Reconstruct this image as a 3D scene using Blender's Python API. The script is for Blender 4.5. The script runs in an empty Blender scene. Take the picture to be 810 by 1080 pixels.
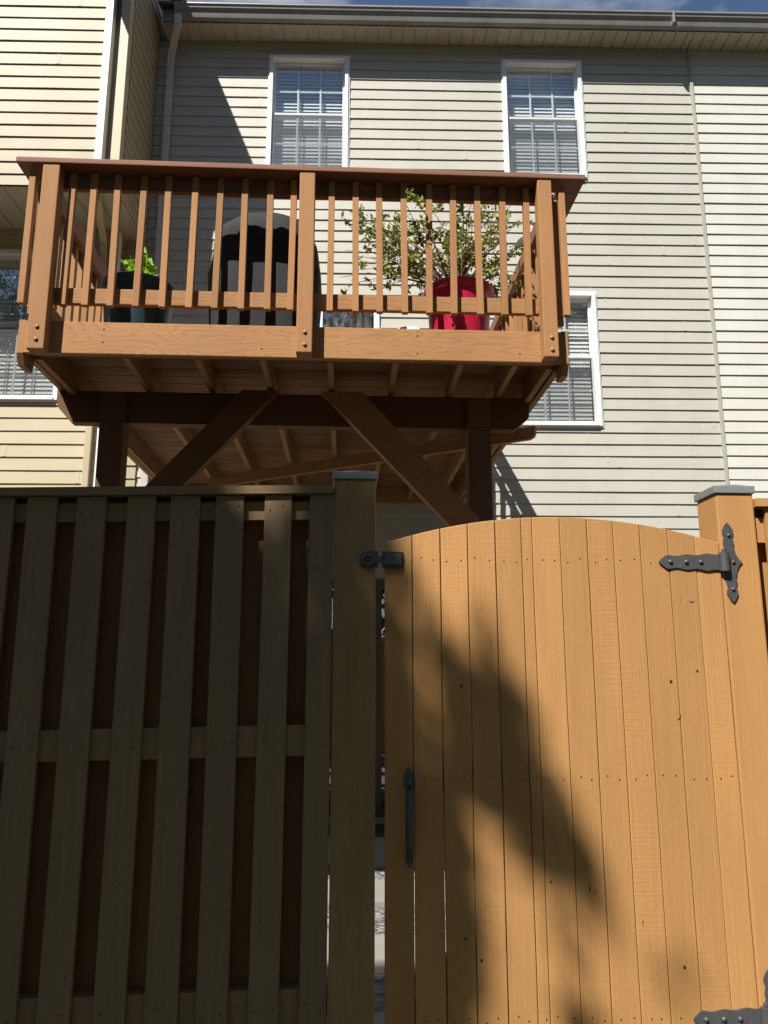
import bpy, bmesh, math, random
from mathutils import Vector, Matrix
R = math.radians
rnd = random.Random(7)
scene = bpy.context.scene
col = scene.collection

# ------------------------------------------------------------------ camera
EYE = 1.35
cam_d = bpy.data.cameras.new('camera')
cam = bpy.data.objects.new('camera', cam_d)
col.objects.link(cam)
cam.location = (0, 0, EYE)
cam.rotation_euler = (R(90 + 11.3), 0, 0)
cam_d.sensor_fit = 'VERTICAL'
cam_d.sensor_height = 36.0
cam_d.lens = 811.0 / 1080.0 * 36.0
cam_d.clip_start = 0.05
cam_d.clip_end = 1000
scene.camera = cam

# ------------------------------------------------------------------ sun and sky
SUN_AZ, SUN_EL = R(34.5), R(50.8)          # azimuth from -Y towards -X
SUN = Vector((-math.sin(SUN_AZ) * math.cos(SUN_EL), -math.cos(SUN_AZ) * math.cos(SUN_EL), math.sin(SUN_EL)))
sd = bpy.data.lights.new('sun', 'SUN')
sd.energy = 5.0
sd.angle = R(0.53)
sd.color = (1.0, 0.96, 0.89)
sun = bpy.data.objects.new('sun', sd)
col.objects.link(sun)
sun.rotation_euler = SUN.to_track_quat('Z', 'Y').to_euler()
sun.location = SUN * 30

world = bpy.data.worlds.new('World')
scene.world = world
world.use_nodes = True
wn = world.node_tree
wn.nodes.clear()
sky = wn.nodes.new('ShaderNodeTexSky')
sky.sky_type = 'NISHITA'
sky.sun_disc = False
sky.sun_elevation = SUN_EL
sky.sun_rotation = math.atan2(SUN.x, SUN.y)
sky.altitude = 50
sky.air_density = 1.0
sky.dust_density = 0.0
sky.ozone_density = 2.5
tc = wn.nodes.new('ShaderNodeTexCoord')
mp = wn.nodes.new('ShaderNodeMapping'); mp.inputs['Scale'].default_value = (2.2, 2.2, 5.0)
cn = wn.nodes.new('ShaderNodeTexNoise'); cn.inputs['Scale'].default_value = 1.7; cn.inputs['Detail'].default_value = 7; cn.inputs['Roughness'].default_value = 0.6
cr = wn.nodes.new('ShaderNodeValToRGB')
cr.color_ramp.elements[0].position = 0.47; cr.color_ramp.elements[0].color = (0, 0, 0, 1)
cr.color_ramp.elements[1].position = 0.86; cr.color_ramp.elements[1].color = (0.8, 0.8, 0.8, 1)
mxs = wn.nodes.new('ShaderNodeMix'); mxs.data_type = 'RGBA'
mxs.inputs[7].default_value = (11.0, 11.5, 12.5, 1)
bg = wn.nodes.new('ShaderNodeBackground'); bg.inputs['Strength'].default_value = 0.056
wo = wn.nodes.new('ShaderNodeOutputWorld')
L = wn.links.new
L(tc.outputs['Generated'], mp.inputs['Vector']); L(mp.outputs['Vector'], cn.inputs['Vector'])
L(cn.outputs['Fac'], cr.inputs['Fac']); L(cr.outputs['Color'], mxs.inputs[0])
L(sky.outputs['Color'], mxs.inputs[6]); L(mxs.outputs[2], bg.inputs['Color']); L(bg.outputs['Background'], wo.inputs['Surface'])

scene.view_settings.view_transform = 'Standard'
scene.view_settings.look = 'None'
scene.view_settings.gamma = 1
scene.view_settings.exposure = 0.85
scene.view_settings.use_curve_mapping = False
scene.render.engine = 'CYCLES'
scene.cycles.max_bounces = 8
scene.cycles.transparent_max_bounces = 12


# ------------------------------------------------------------------ helpers
class MB:
    """collects verts / faces of one mesh"""
    def __init__(s):
        s.v = []; s.f = []; s.m = []; s.mat = 0; s.smooth = []; s.sm = False
    def add(s, vs, fs):
        o = len(s.v)
        s.v += [tuple(p) for p in vs]
        for f in fs:
            s.f.append([o + i for i in f]); s.m.append(s.mat); s.smooth.append(s.sm)
        return s
    def box(s, x0, x1, y0, y1, z0, z1, M=None, ch=0.0):
        if ch > 0:
            bm = bmesh.new()
            bmesh.ops.create_cube(bm, size=1)
            for v in bm.verts:
                v.co = Vector(((x0 + x1) / 2 + v.co.x * (x1 - x0), (y0 + y1) / 2 + v.co.y * (y1 - y0), (z0 + z1) / 2 + v.co.z * (z1 - z0)))
            bmesh.ops.bevel(bm, geom=bm.edges[:], offset=ch, segments=2, profile=0.6, affect='EDGES')
            bm.verts.index_update()
            vs = [v.co.copy() for v in bm.verts]; fs = [[v.index for v in f.verts] for f in bm.faces]
            bm.free()
        else:
            vs = [Vector(p) for p in ((x0,y0,z0),(x1,y0,z0),(x1,y1,z0),(x0,y1,z0),(x0,y0,z1),(x1,y0,z1),(x1,y1,z1),(x0,y1,z1))]
            fs = [(0,3,2,1),(4,5,6,7),(0,1,5,4),(1,2,6,5),(2,3,7,6),(3,0,4,7)]
        if M is not None: vs = [M @ v for v in vs]
        return s.add(vs, fs)
    def prism(s, pts, fn, a, b):
        """pts 2-D polygon; fn(p, t) -> 3-D; from t=a to t=b"""
        n = len(pts)
        vs = [fn(p, a) for p in pts] + [fn(p, b) for p in pts]
        fs = [list(range(n))[::-1], list(range(n, 2 * n))]
        for i in range(n):
            j = (i + 1) % n
            fs.append((i, j, n + j, n + i))
        return s.add(vs, fs)
    def tube(s, path, rad, n=8, cap=True):
        path = [Vector(p) for p in path]
        rs = rad if isinstance(rad, (list, tuple)) else [rad] * len(path)
        vs = []; fs = []
        prev = None
        for i, p in enumerate(path):
            d = (path[min(i + 1, len(path) - 1)] - path[max(i - 1, 0)]).normalized()
            if prev is None:
                a = d.orthogonal().normalized()
            else:
                a = (prev - d * prev.dot(d))
                a = a.normalized() if a.length > 1e-6 else d.orthogonal().normalized()
            prev = a
            b = d.cross(a)
            for k in range(n):
                t = 2 * math.pi * k / n
                vs.append(p + (a * math.cos(t) + b * math.sin(t)) * rs[i])
        for i in range(len(path) - 1):
            for k in range(n):
                k2 = (k + 1) % n
                fs.append((i * n + k, i * n + k2, (i + 1) * n + k2, (i + 1) * n + k))
        s.add(vs, fs)
        if cap:
            sm, s.sm = s.sm, False
            s.add(vs[:n], [list(range(n))[::-1]]); s.add(vs[-n:], [list(range(n))])
            s.sm = sm
        return s
    def lathe(s, prof, c, n=24, M=None):
        """prof (r, h) list around the z axis at c"""
        vs = []; fs = []
        for r, h in prof:
            for k in range(n):
                t = 2 * math.pi * k / n
                p = Vector((r * math.cos(t), r * math.sin(t), h))
                if M is not None: p = M @ p
                vs.append(p + Vector(c))
        for i in range(len(prof) - 1):
            for k in range(n):
                k2 = (k + 1) % n
                fs.append((i * n + k, i * n + k2, (i + 1) * n + k2, (i + 1) * n + k))
        fs.append([k for k in range(n)][::-1]); fs.append([(len(prof) - 1) * n + k for k in range(n)])
        return s.add(vs, fs)
    def build(s, name, mats, parent=None, fix=True):
        me = bpy.data.meshes.new(name)
        me.from_pydata(s.v, [], s.f)
        if not isinstance(mats, (list, tuple)): mats = [mats]
        for m in mats: me.materials.append(m)
        for p, mi, sm in zip(me.polygons, s.m, s.smooth):
            p.material_index = mi; p.use_smooth = sm
        if fix:
            bm = bmesh.new(); bm.from_mesh(me)
            bmesh.ops.recalc_face_normals(bm, faces=bm.faces[:])
            bm.to_mesh(me); bm.free()
        me.update()
        o = bpy.data.objects.new(name, me)
        col.objects.link(o)
        if parent is not None: o.parent = parent
        return o

def thing(name, label, cat, loc=(0, 0, 0), yaw=0.0, group=None):
    o = bpy.data.objects.new(name, None)
    o.empty_display_size = 0.2
    col.objects.link(o)
    o.location = loc; o.rotation_euler = (0, 0, R(yaw))
    o['label'] = label; o['category'] = cat
    if group: o['group'] = group
    return o

def struct(o, kind='structure'):
    o['kind'] = kind
    return o


# ------------------------------------------------------------------ materials
def new_mat(name):
    m = bpy.data.materials.new(name); m.use_nodes = True
    nt = m.node_tree
    b = nt.nodes.get('Principled BSDF')
    return m, nt, b

def nd(nt, t, **kw):
    n = nt.nodes.new(t)
    for k, v in kw.items():
        if k in n.inputs: n.inputs[k].default_value = v
        else: setattr(n, k, v)
    return n

def mathn(nt, op, a, b=None, c=None):
    n = nt.nodes.new('ShaderNodeMath'); n.operation = op
    for i, x in enumerate((a, b, c)):
        if x is None: continue
        if isinstance(x, (int, float)): n.inputs[i].default_value = x
        else: nt.links.new(x, n.inputs[i])
    return n.outputs[0]

def mixc(nt, fac, a, b, mode='MIX'):
    n = nt.nodes.new('ShaderNodeMix'); n.data_type = 'RGBA'; n.blend_type = mode
    for i, x in ((0, fac), (6, a), (7, b)):
        if isinstance(x, (int, float)): n.inputs[i].default_value = x
        elif isinstance(x, tuple): n.inputs[i].default_value = x if len(x) == 4 else (*x, 1)
        else: nt.links.new(x, n.inputs[i])
    return n.outputs[2]

def ramp(nt, x, p0, p1, c0=(0, 0, 0, 1), c1=(1, 1, 1, 1)):
    n = nt.nodes.new('ShaderNodeValToRGB')
    e = n.color_ramp.elements
    e[0].position = p0; e[1].position = p1; e[0].color = c0; e[1].color = c1
    nt.links.new(x, n.inputs['Fac'])
    return n.outputs['Color']

def wood(name, c, axis, grain=0.35, rough=0.75, bump=0.3, var=0.2, rings=0.0, saw=0.0, weather=0.0, wc=(0.2, 0.18, 0.15)):
    """painted / stained timber with grain along axis ('X','Y','Z')"""
    m, nt, b = new_mat(name)
    tcn = nd(nt, 'ShaderNodeTexCoord'); oi = nd(nt, 'ShaderNodeObjectInfo')
    off = nt.nodes.new('ShaderNodeVectorMath'); off.operation = 'ADD'
    nt.links.new(tcn.outputs['Object'], off.inputs[0])
    cmb = nd(nt, 'ShaderNodeCombineXYZ')
    r17 = mathn(nt, 'MULTIPLY', oi.outputs['Random'], 17.0)
    for i in range(3): nt.links.new(r17, cmb.inputs[i])
    nt.links.new(cmb.outputs[0], off.inputs[1])
    def stretched(long, cross):
        mpn = nd(nt, 'ShaderNodeMapping')
        s = [cross] * 3; s['XYZ'.index(axis)] = long
        mpn.inputs['Scale'].default_value = s
        nt.links.new(off.outputs[0], mpn.inputs['Vector'])
        return mpn.outputs['Vector']
    n1 = nd(nt, 'ShaderNodeTexNoise', Scale=1.0, Detail=5.0, Roughness=0.65)
    nt.links.new(stretched(3.0, 130.0), n1.inputs['Vector'])
    n2 = nd(nt, 'ShaderNodeTexNoise', Scale=1.0, Detail=3.0)
    nt.links.new(stretched(1.6, 7.0), n2.inputs['Vector'])
    n3 = nd(nt, 'ShaderNodeTexNoise', Scale=1.0, Detail=6.0, Roughness=0.7)
    nt.links.new(stretched(40.0, 60.0), n3.inputs['Vector'])
    v = mathn(nt, 'MULTIPLY_ADD', n1.outputs['Fac'], grain, 1.0 - grain / 2)
    v2 = mathn(nt, 'MULTIPLY_ADD', n2.outputs['Fac'], 0.36, 0.82)
    v3 = mathn(nt, 'MULTIPLY_ADD', oi.outputs['Random'], var, 1.0 - var / 2)
    v = mathn(nt, 'MULTIPLY', mathn(nt, 'MULTIPLY', v, v2), v3)
    h = mathn(nt, 'ADD', mathn(nt, 'MULTIPLY', n1.outputs['Fac'], 1.0), mathn(nt, 'MULTIPLY', n3.outputs['Fac'], 0.5))
    if rings > 0:                               # cathedral grain: contour lines of a stretched noise
        nr = nd(nt, 'ShaderNodeTexNoise', Scale=1.0, Detail=2.0)
        nt.links.new(stretched(1.1, 6.5), nr.inputs['Vector'])
        sn = mathn(nt, 'SINE', mathn(nt, 'MULTIPLY', nr.outputs['Fac'], 150.0))
        line = mathn(nt, 'MULTIPLY', mathn(nt, 'POWER', mathn(nt, 'MAXIMUM', sn, 0.0), 2.0), rings)
        v = mathn(nt, 'MULTIPLY', v, mathn(nt, 'SUBTRACT', 1.0, line))
        h = mathn(nt, 'SUBTRACT', h, mathn(nt, 'MULTIPLY', line, 0.8))
    if saw > 0:                                 # circular-saw marks across the board
        ns = nd(nt, 'ShaderNodeTexNoise', Scale=1.0, Detail=2.0)
        nt.links.new(stretched(170.0, 5.0), ns.inputs['Vector'])
        msk = ramp(nt, n2.outputs['Fac'], 0.42, 0.62)
        sl = mathn(nt, 'MULTIPLY', mathn(nt, 'MULTIPLY', ns.outputs['Fac'], msk), saw)
        h = mathn(nt, 'ADD', h, sl)
    colr = mixc(nt, 1.0, (*c, 1), nt.nodes.new('ShaderNodeCombineColor').outputs[0], 'MULTIPLY')
    cc = [n for n in nt.nodes if n.bl_idname == 'ShaderNodeCombineColor'][0]
    for i in range(3): nt.links.new(v, cc.inputs[i])
    if weather > 0:
        nw = nd(nt, 'ShaderNodeTexNoise', Scale=1.0, Detail=6.0, Roughness=0.7)
        nt.links.new(stretched(2.2, 9.0), nw.inputs['Vector'])
        w = mathn(nt, 'MULTIPLY', ramp(nt, nw.outputs['Fac'], 0.45, 0.75), weather)
        colr = mixc(nt, w, colr, (*wc, 1))
    nt.links.new(colr, b.inputs['Base Color'])
    b.inputs['Roughness'].default_value = rough
    b.inputs['Specular IOR Level'].default_value = 0.3
    bp = nd(nt, 'ShaderNodeBump', Strength=bump, Distance=0.004)
    nt.links.new(h, bp.inputs['Height']); nt.links.new(bp.outputs[0], b.inputs['Normal'])
    return m

def plain(name, c, rough=0.6, metal=0.0, bump=0.0, bscale=200.0, mott=0.12, mscale=6.0, spec=0.4, dirt=None, dirtamt=0.0):
    m, nt, b = new_mat(name)
    tcn = nd(nt, 'ShaderNodeTexCoord')
    n = nd(nt, 'ShaderNodeTexNoise', Scale=mscale, Detail=6.0, Roughness=0.65)
    nt.links.new(tcn.outputs['Object'], n.inputs['Vector'])
    v = mathn(nt, 'MULTIPLY_ADD', n.outputs['Fac'], mott * 2, 1 - mott)
    cc = nd(nt, 'ShaderNodeCombineColor')
    for i in range(3): nt.links.new(v, cc.inputs[i])
    o = mixc(nt, 1.0, (*c, 1), cc.outputs[0], 'MULTIPLY')
    if dirt:
        n4 = nd(nt, 'ShaderNodeTexNoise', Scale=1.0, Detail=5.0, Roughness=0.7)
        mpn = nd(nt, 'ShaderNodeMapping'); mpn.inputs['Scale'].default_value = (5, 5, 0.9)
        nt.links.new(tcn.outputs['Object'], mpn.inputs['Vector']); nt.links.new(mpn.outputs[0], n4.inputs['Vector'])
        o = mixc(nt, mathn(nt, 'MULTIPLY', ramp(nt, n4.outputs['Fac'], 0.45, 0.8), dirtamt), o, (*dirt, 1))
    nt.links.new(o, b.inputs['Base Color'])
    b.inputs['Roughness'].default_value = rough; b.inputs['Metallic'].default_value = metal
    b.inputs['Specular IOR Level'].default_value = spec
    if bump > 0:
        n2 = nd(nt, 'ShaderNodeTexNoise', Scale=bscale, Detail=3.0)
        nt.links.new(tcn.outputs['Object'], n2.inputs['Vector'])
        bp = nd(nt, 'ShaderNodeBump', Strength=bump, Distance=0.003)
        nt.links.new(n2.outputs['Fac'], bp.inputs['Height']); nt.links.new(bp.outputs[0], b.inputs['Normal'])
    return m

def siding_mat(name, c, dirt, dirtamt):
    m, nt, b = new_mat(name)
    tcn = nd(nt, 'ShaderNodeTexCoord')
    mpn = nd(nt, 'ShaderNodeMapping'); mpn.inputs['Scale'].default_value = (4, 4, 60)
    nt.links.new(tcn.outputs['Object'], mpn.inputs['Vector'])
    n = nd(nt, 'ShaderNodeTexNoise', Scale=1.0, Detail=4.0, Roughness=0.6)
    nt.links.new(mpn.outputs[0], n.inputs['Vector'])
    mp2 = nd(nt, 'ShaderNodeMapping'); mp2.inputs['Scale'].default_value = (2.2, 2.2, 0.9)
    nt.links.new(tcn.outputs['Object'], mp2.inputs['Vector'])
    n2 = nd(nt, 'ShaderNodeTexNoise', Scale=1.0, Detail=7.0, Roughness=0.7)
    nt.links.new(mp2.outputs[0], n2.inputs['Vector'])
    v = mathn(nt, 'MULTIPLY_ADD', n.outputs['Fac'], 0.12, 0.94)
    cc = nd(nt, 'ShaderNodeCombineColor')
    for i in range(3): nt.links.new(v, cc.inputs[i])
    o = mixc(nt, 1.0, (*c, 1), cc.outputs[0], 'MULTIPLY')
    o = mixc(nt, mathn(nt, 'MULTIPLY', ramp(nt, n2.outputs['Fac'], 0.42, 0.75), dirtamt), o, (*dirt, 1))
    nt.links.new(o, b.inputs['Base Color'])
    b.inputs['Roughness'].default_value = 0.55; b.inputs['Specular IOR Level'].default_value = 0.35
    bp = nd(nt, 'ShaderNodeBump', Strength=0.12, Distance=0.003)
    nt.links.new(n.outputs['Fac'], bp.inputs['Height']); nt.links.new(bp.outputs[0], b.inputs['Normal'])
    return m

def glass_mat(name, tint=(0.92, 0.95, 0.95), refl=0.27):
    m, nt, b = new_mat(name)
    nt.nodes.remove(b)
    out = nt.nodes['Material Output']
    tr = nd(nt, 'ShaderNodeBsdfTransparent'); tr.inputs['Color'].default_value = (*tint, 1)
    gl = nd(nt, 'ShaderNodeBsdfGlossy'); gl.inputs['Roughness'].default_value = 0.01
    lw = nd(nt, 'ShaderNodeLayerWeight', Blend=0.5)
    f = mathn(nt, 'MULTIPLY_ADD', mathn(nt, 'POWER', lw.outputs['Facing'], 4.0), 0.85, refl)
    mx = nd(nt, 'ShaderNodeMixShader')
    nt.links.new(f, mx.inputs[0]); nt.links.new(tr.outputs[0], mx.inputs[1]); nt.links.new(gl.outputs[0], mx.inputs[2])
    nt.links.new(mx.outputs[0], out.inputs['Surface'])
    tcn = nd(nt, 'ShaderNodeTexCoord')
    n = nd(nt, 'ShaderNodeTexNoise', Scale=3.0, Detail=2.0)
    nt.links.new(tcn.outputs['Object'], n.inputs['Vector'])
    bp = nd(nt, 'ShaderNodeBump', Strength=0.02, Distance=0.01)
    nt.links.new(n.outputs['Fac'], bp.inputs['Height']); nt.links.new(bp.outputs[0], gl.inputs['Normal'])
    return m

def screen_mat(name):
    m, nt, b = new_mat(name)
    out = nt.nodes['Material Output']
    b.inputs['Base Color'].default_value = (0.10, 0.11, 0.11, 1); b.inputs['Roughness'].default_value = 0.7
    tr = nd(nt, 'ShaderNodeBsdfTransparent')
    mx = nd(nt, 'ShaderNodeMixShader'); mx.inputs[0].default_value = 0.30
    nt.links.new(tr.outputs[0], mx.inputs[1]); nt.links.new(b.outputs[0], mx.inputs[2]); nt.links.new(mx.outputs[0], out.inputs['Surface'])
    return m

def leaf_mat(name, c, c2, trans=0.25):
    m, nt, b = new_mat(name)
    g = nd(nt, 'ShaderNodeNewGeometry')
    o = mixc(nt, g.outputs['Random Per Island'], (*c, 1), (*c2, 1))
    nt.links.new(o, b.inputs['Base Color'])
    b.inputs['Roughness'].default_value = 0.5; b.inputs['Specular IOR Level'].default_value = 0.35
    if trans > 0:
        out = nt.nodes['Material Output']
        t = nd(nt, 'ShaderNodeBsdfTranslucent'); nt.links.new(o, t.inputs['Color'])
        mx = nd(nt, 'ShaderNodeMixShader'); mx.inputs[0].default_value = trans
        nt.links.new(b.outputs[0], mx.inputs[1]); nt.links.new(t.outputs[0], mx.inputs[2]); nt.links.new(mx.outputs[0], out.inputs['Surface'])
    return m

FC = (0.41, 0.21, 0.074)          # fence / gate stain
DC = (0.34, 0.167, 0.066)          # deck stain
M = dict(
    gate=wood('gate_board_paint', FC, 'Z', grain=0.16, bump=0.5, var=0.15, saw=0.4, weather=0.3, wc=(0.33, 0.175, 0.07)),
    back=wood('shaded_back_stain', (0.19, 0.085, 0.032), 'Z', grain=0.28, bump=0.4, var=0.3),  # separate back board stain, deepened with the shade in the gaps
    gate_rail=wood('gate_rail_paint', FC, 'X', grain=0.12, bump=0.35, var=0.06),
    fence=wood('shaded_board_stain', (0.225, 0.145, 0.078), 'Z', grain=0.45, bump=0.4, var=0.22, weather=0.5, wc=(0.17, 0.13, 0.082)),  # weathered gate stain with the tree's shade darkened into the colour
    fence_rail=wood('shaded_rail_stain', (0.25, 0.155, 0.078), 'X', grain=0.28, bump=0.4, var=0.15, weather=0.4, wc=(0.17, 0.13, 0.082)),  # rail colour darkened for the same tree shade
    post=wood('shaded_post_stain', (0.29, 0.17, 0.075), 'Z', grain=0.6, bump=0.8, var=0.1, weather=0.55, wc=(0.2, 0.13, 0.06)),  # post colour also carries the tree shade, besides its weathering
    post_gate=wood('gate_post_stain', FC, 'Z', grain=0.22, bump=0.35, var=0.05),
    deck_x=wood('deck_board_stain', DC, 'X', grain=0.22, bump=0.35, var=0.2, rings=0.17, weather=0.25, wc=(0.25, 0.125, 0.06)),
    deck_y=wood('deck_joist_stain', (0.32, 0.165, 0.068), 'Y', grain=0.25, bump=0.35, var=0.2),
    deck_z=wood('deck_post_stain', DC, 'Z', grain=0.34, bump=0.4, var=0.24, weather=0.3, wc=(0.25, 0.125, 0.06)),
    cap=wood('deck_cap_stain', (0.22, 0.105, 0.065), 'X', grain=0.25, bump=0.3, var=0.1),
    floor=wood('deck_floor_stain', (0.24, 0.12, 0.05), 'X', grain=0.5, bump=0.5, var=0.4),
    post_shaded=wood('shaded_support_stain', (0.15, 0.078, 0.034), 'Z', grain=0.4, bump=0.4, var=0.2),  # deck stain darkened to carry the shade under the deck
    under=wood('shaded_deck_wood', (0.16, 0.08, 0.034), 'X', grain=0.5, bump=0.5, var=0.4),  # same deck stain with the underside's shade put into the colour
    nail=plain('rusty_nail', (0.035, 0.02, 0.012), 0.7, 0.3),
    bolt=plain('stained_bolt', (0.33, 0.16, 0.08), 0.5, 0.0),
    black=plain('black_iron', (0.085, 0.087, 0.092), 0.5, 0.35, bump=0.35, bscale=120, mott=0.35, mscale=22, dirt=(0.12, 0.075, 0.045), dirtamt=0.35),
    rivet=plain('worn_rivet', (0.16, 0.155, 0.15), 0.4, 0.7),
    capmetal=plain('post_cap_metal', (0.24, 0.245, 0.255), 0.5, 0.3, bump=0.1, mott=0.2, mscale=18),
    sid=siding_mat('greige_vinyl_siding', (0.42, 0.408, 0.358), (0.33, 0.31, 0.25), 0.45),
    sid_r=siding_mat('pale_vinyl_siding', (0.525, 0.517, 0.475), (0.41, 0.39, 0.335), 0.4),
    sid_a=siding_mat('cream_vinyl_siding', (0.35, 0.298, 0.197), (0.25, 0.19, 0.105), 0.45),
    sid_low=siding_mat('sunlit_cream_siding', (0.45, 0.385, 0.255), (0.36, 0.29, 0.17), 0.3),  # cream siding lightened to carry the sunlight on the lower wall
    trim=plain('white_vinyl', (0.78, 0.79, 0.80), 0.35, mott=0.04, dirt=(0.5, 0.49, 0.45), dirtamt=0.25),
    trim_c=plain('cream_trim', (0.45, 0.38, 0.25), 0.5, mott=0.06, dirt=(0.4, 0.32, 0.2), dirtamt=0.3),
    trim_g=plain('greige_trim', (0.36, 0.345, 0.30), 0.5, mott=0.06),
    soffit=plain('tan_soffit', (0.43, 0.39, 0.32), 0.5, mott=0.10, dirt=(0.22, 0.18, 0.12), dirtamt=0.4),
    gutter=plain('grey_gutter', (0.27, 0.26, 0.25), 0.35, 0.2, mott=0.12, dirt=(0.14, 0.12, 0.10), dirtamt=0.5),
    downsp=plain('grey_downspout', (0.52, 0.50, 0.46), 0.4, 0.1, mott=0.1, dirt=(0.2, 0.18, 0.15), dirtamt=0.4),
    dark=plain('dark_recess', (0.03, 0.028, 0.026), 0.8),
    bronze=plain('bronze_frame', (0.10, 0.075, 0.055), 0.45, 0.2),
    room=plain('room_interior', (0.10, 0.095, 0.085), 0.9),
    blind=plain('white_blind', (0.78, 0.79, 0.77), 0.5, mott=0.03),
    cord=plain('blind_cord', (0.35, 0.35, 0.33), 0.8),
    glass=glass_mat('window_glass'),
    screen=screen_mat('insect_screen'),
    roof=plain('roof_shingle', (0.10, 0.09, 0.085), 0.9, bump=0.5, bscale=60, mott=0.3, mscale=30),
    cover=plain('grill_cover_cloth', (0.015, 0.0155, 0.017), 0.85, bump=1.0, bscale=14, mott=0.35, mscale=9),
    teal=plain('teal_plastic', (0.016, 0.042, 0.055), 0.4, mott=0.08),
    red=plain('red_plastic', (0.40, 0.014, 0.045), 0.3, mott=0.05),
    soil=plain('soil', (0.04, 0.028, 0.018), 0.95, bump=0.8, bscale=60),
    bark=plain('bark', (0.10, 0.075, 0.055), 0.9, bump=1.0, bscale=30, mott=0.3, mscale=14),
    twig=plain('twig', (0.13, 0.085, 0.05), 0.8),
    leaf_b=leaf_mat('shrub_leaf', (0.15, 0.19, 0.028), (0.31, 0.29, 0.065), 0.3),
    leaf_y=leaf_mat('bright_leaf', (0.20, 0.40, 0.02), (0.30, 0.48, 0.04), 0.35),
    leaf_t=leaf_mat('tree_leaf', (0.035, 0.07, 0.015), (0.07, 0.11, 0.025), 0.0),
    white=plain('white_plastic', (0.7, 0.69, 0.66), 0.5),
)

# ground materials
def ground_mat():
    m, nt, b = new_mat('ground_grass')
    t = nd(nt, 'ShaderNodeTexCoord')
    n = nd(nt, 'ShaderNodeTexNoise', Scale=1.2, Detail=8.0, Roughness=0.7)
    nt.links.new(t.outputs['Object'], n.inputs['Vector'])
    c = ramp(nt, n.outputs['Fac'], 0.3, 0.7, (0.030, 0.045, 0.012, 1), (0.07, 0.075, 0.028, 1))
    nt.links.new(c, b.inputs['Base Color']); b.inputs['Roughness'].default_value = 0.95
    n2 = nd(nt, 'ShaderNodeTexNoise', Scale=80.0, Detail=4.0)
    nt.links.new(t.outputs['Object'], n2.inputs['Vector'])
    bp = nd(nt, 'ShaderNodeBump', Strength=0.9, Distance=0.03)
    nt.links.new(n2.outputs['Fac'], bp.inputs['Height']); nt.links.new(bp.outputs[0], b.inputs['Normal'])
    return m
def gravel_mat():
    m, nt, b = new_mat('grey_gravel')
    t = nd(nt, 'ShaderNodeTexCoord')
    v = nd(nt, 'ShaderNodeTexVoronoi', Scale=38.0)
    nt.links.new(t.outputs['Object'], v.inputs['Vector'])
    sep = nd(nt, 'ShaderNodeSeparateColor'); nt.links.new(v.outputs['Color'], sep.inputs[0])
    c = ramp(nt, sep.outputs[0], 0.0, 1.0, (0.06, 0.057, 0.053, 1), (0.26, 0.25, 0.235, 1))
    nt.links.new(c, b.inputs['Base Color']); b.inputs['Roughness'].default_value = 0.85
    bp = nd(nt, 'ShaderNodeBump', Strength=1.0, Distance=0.02); bp.invert = True
    nt.links.new(v.outputs['Distance'], bp.inputs['Height']); nt.links.new(bp.outputs[0], b.inputs['Normal'])
    return m
M['ground'] = ground_mat(); M['gravel'] = gravel_mat()
M['concrete'] = plain('concrete_slab', (0.21, 0.20, 0.18), 0.85, bump=0.3, bscale=90, mott=0.2, mscale=3)

# ------------------------------------------------------------------ ground
g = MB(); g.add([(-300, -300, 0), (300, -300, 0), (300, 300, 0), (-300, 300, 0)], [(0, 1, 2, 3)])
struct(g.build('ground', M['ground'], fix=False))
g = MB(); g.add([(-5, 2.55, .004), (6, 2.55, .004), (6, 6.5, .004), (-5, 6.2, .004)], [(0, 1, 2, 3)])
struct(g.build('gravel_bed', M['gravel'], fix=False))
g = MB()
for y0, y1 in ((2.95, 3.28), (3.75, 4.15), (4.7, 5.15), (5.55, 6.35)):
    g.box(-0.75, 0.75, y0, y1, 0, 0.045, ch=0.008)
struct(g.build('stepping_path', M['concrete']))

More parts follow.
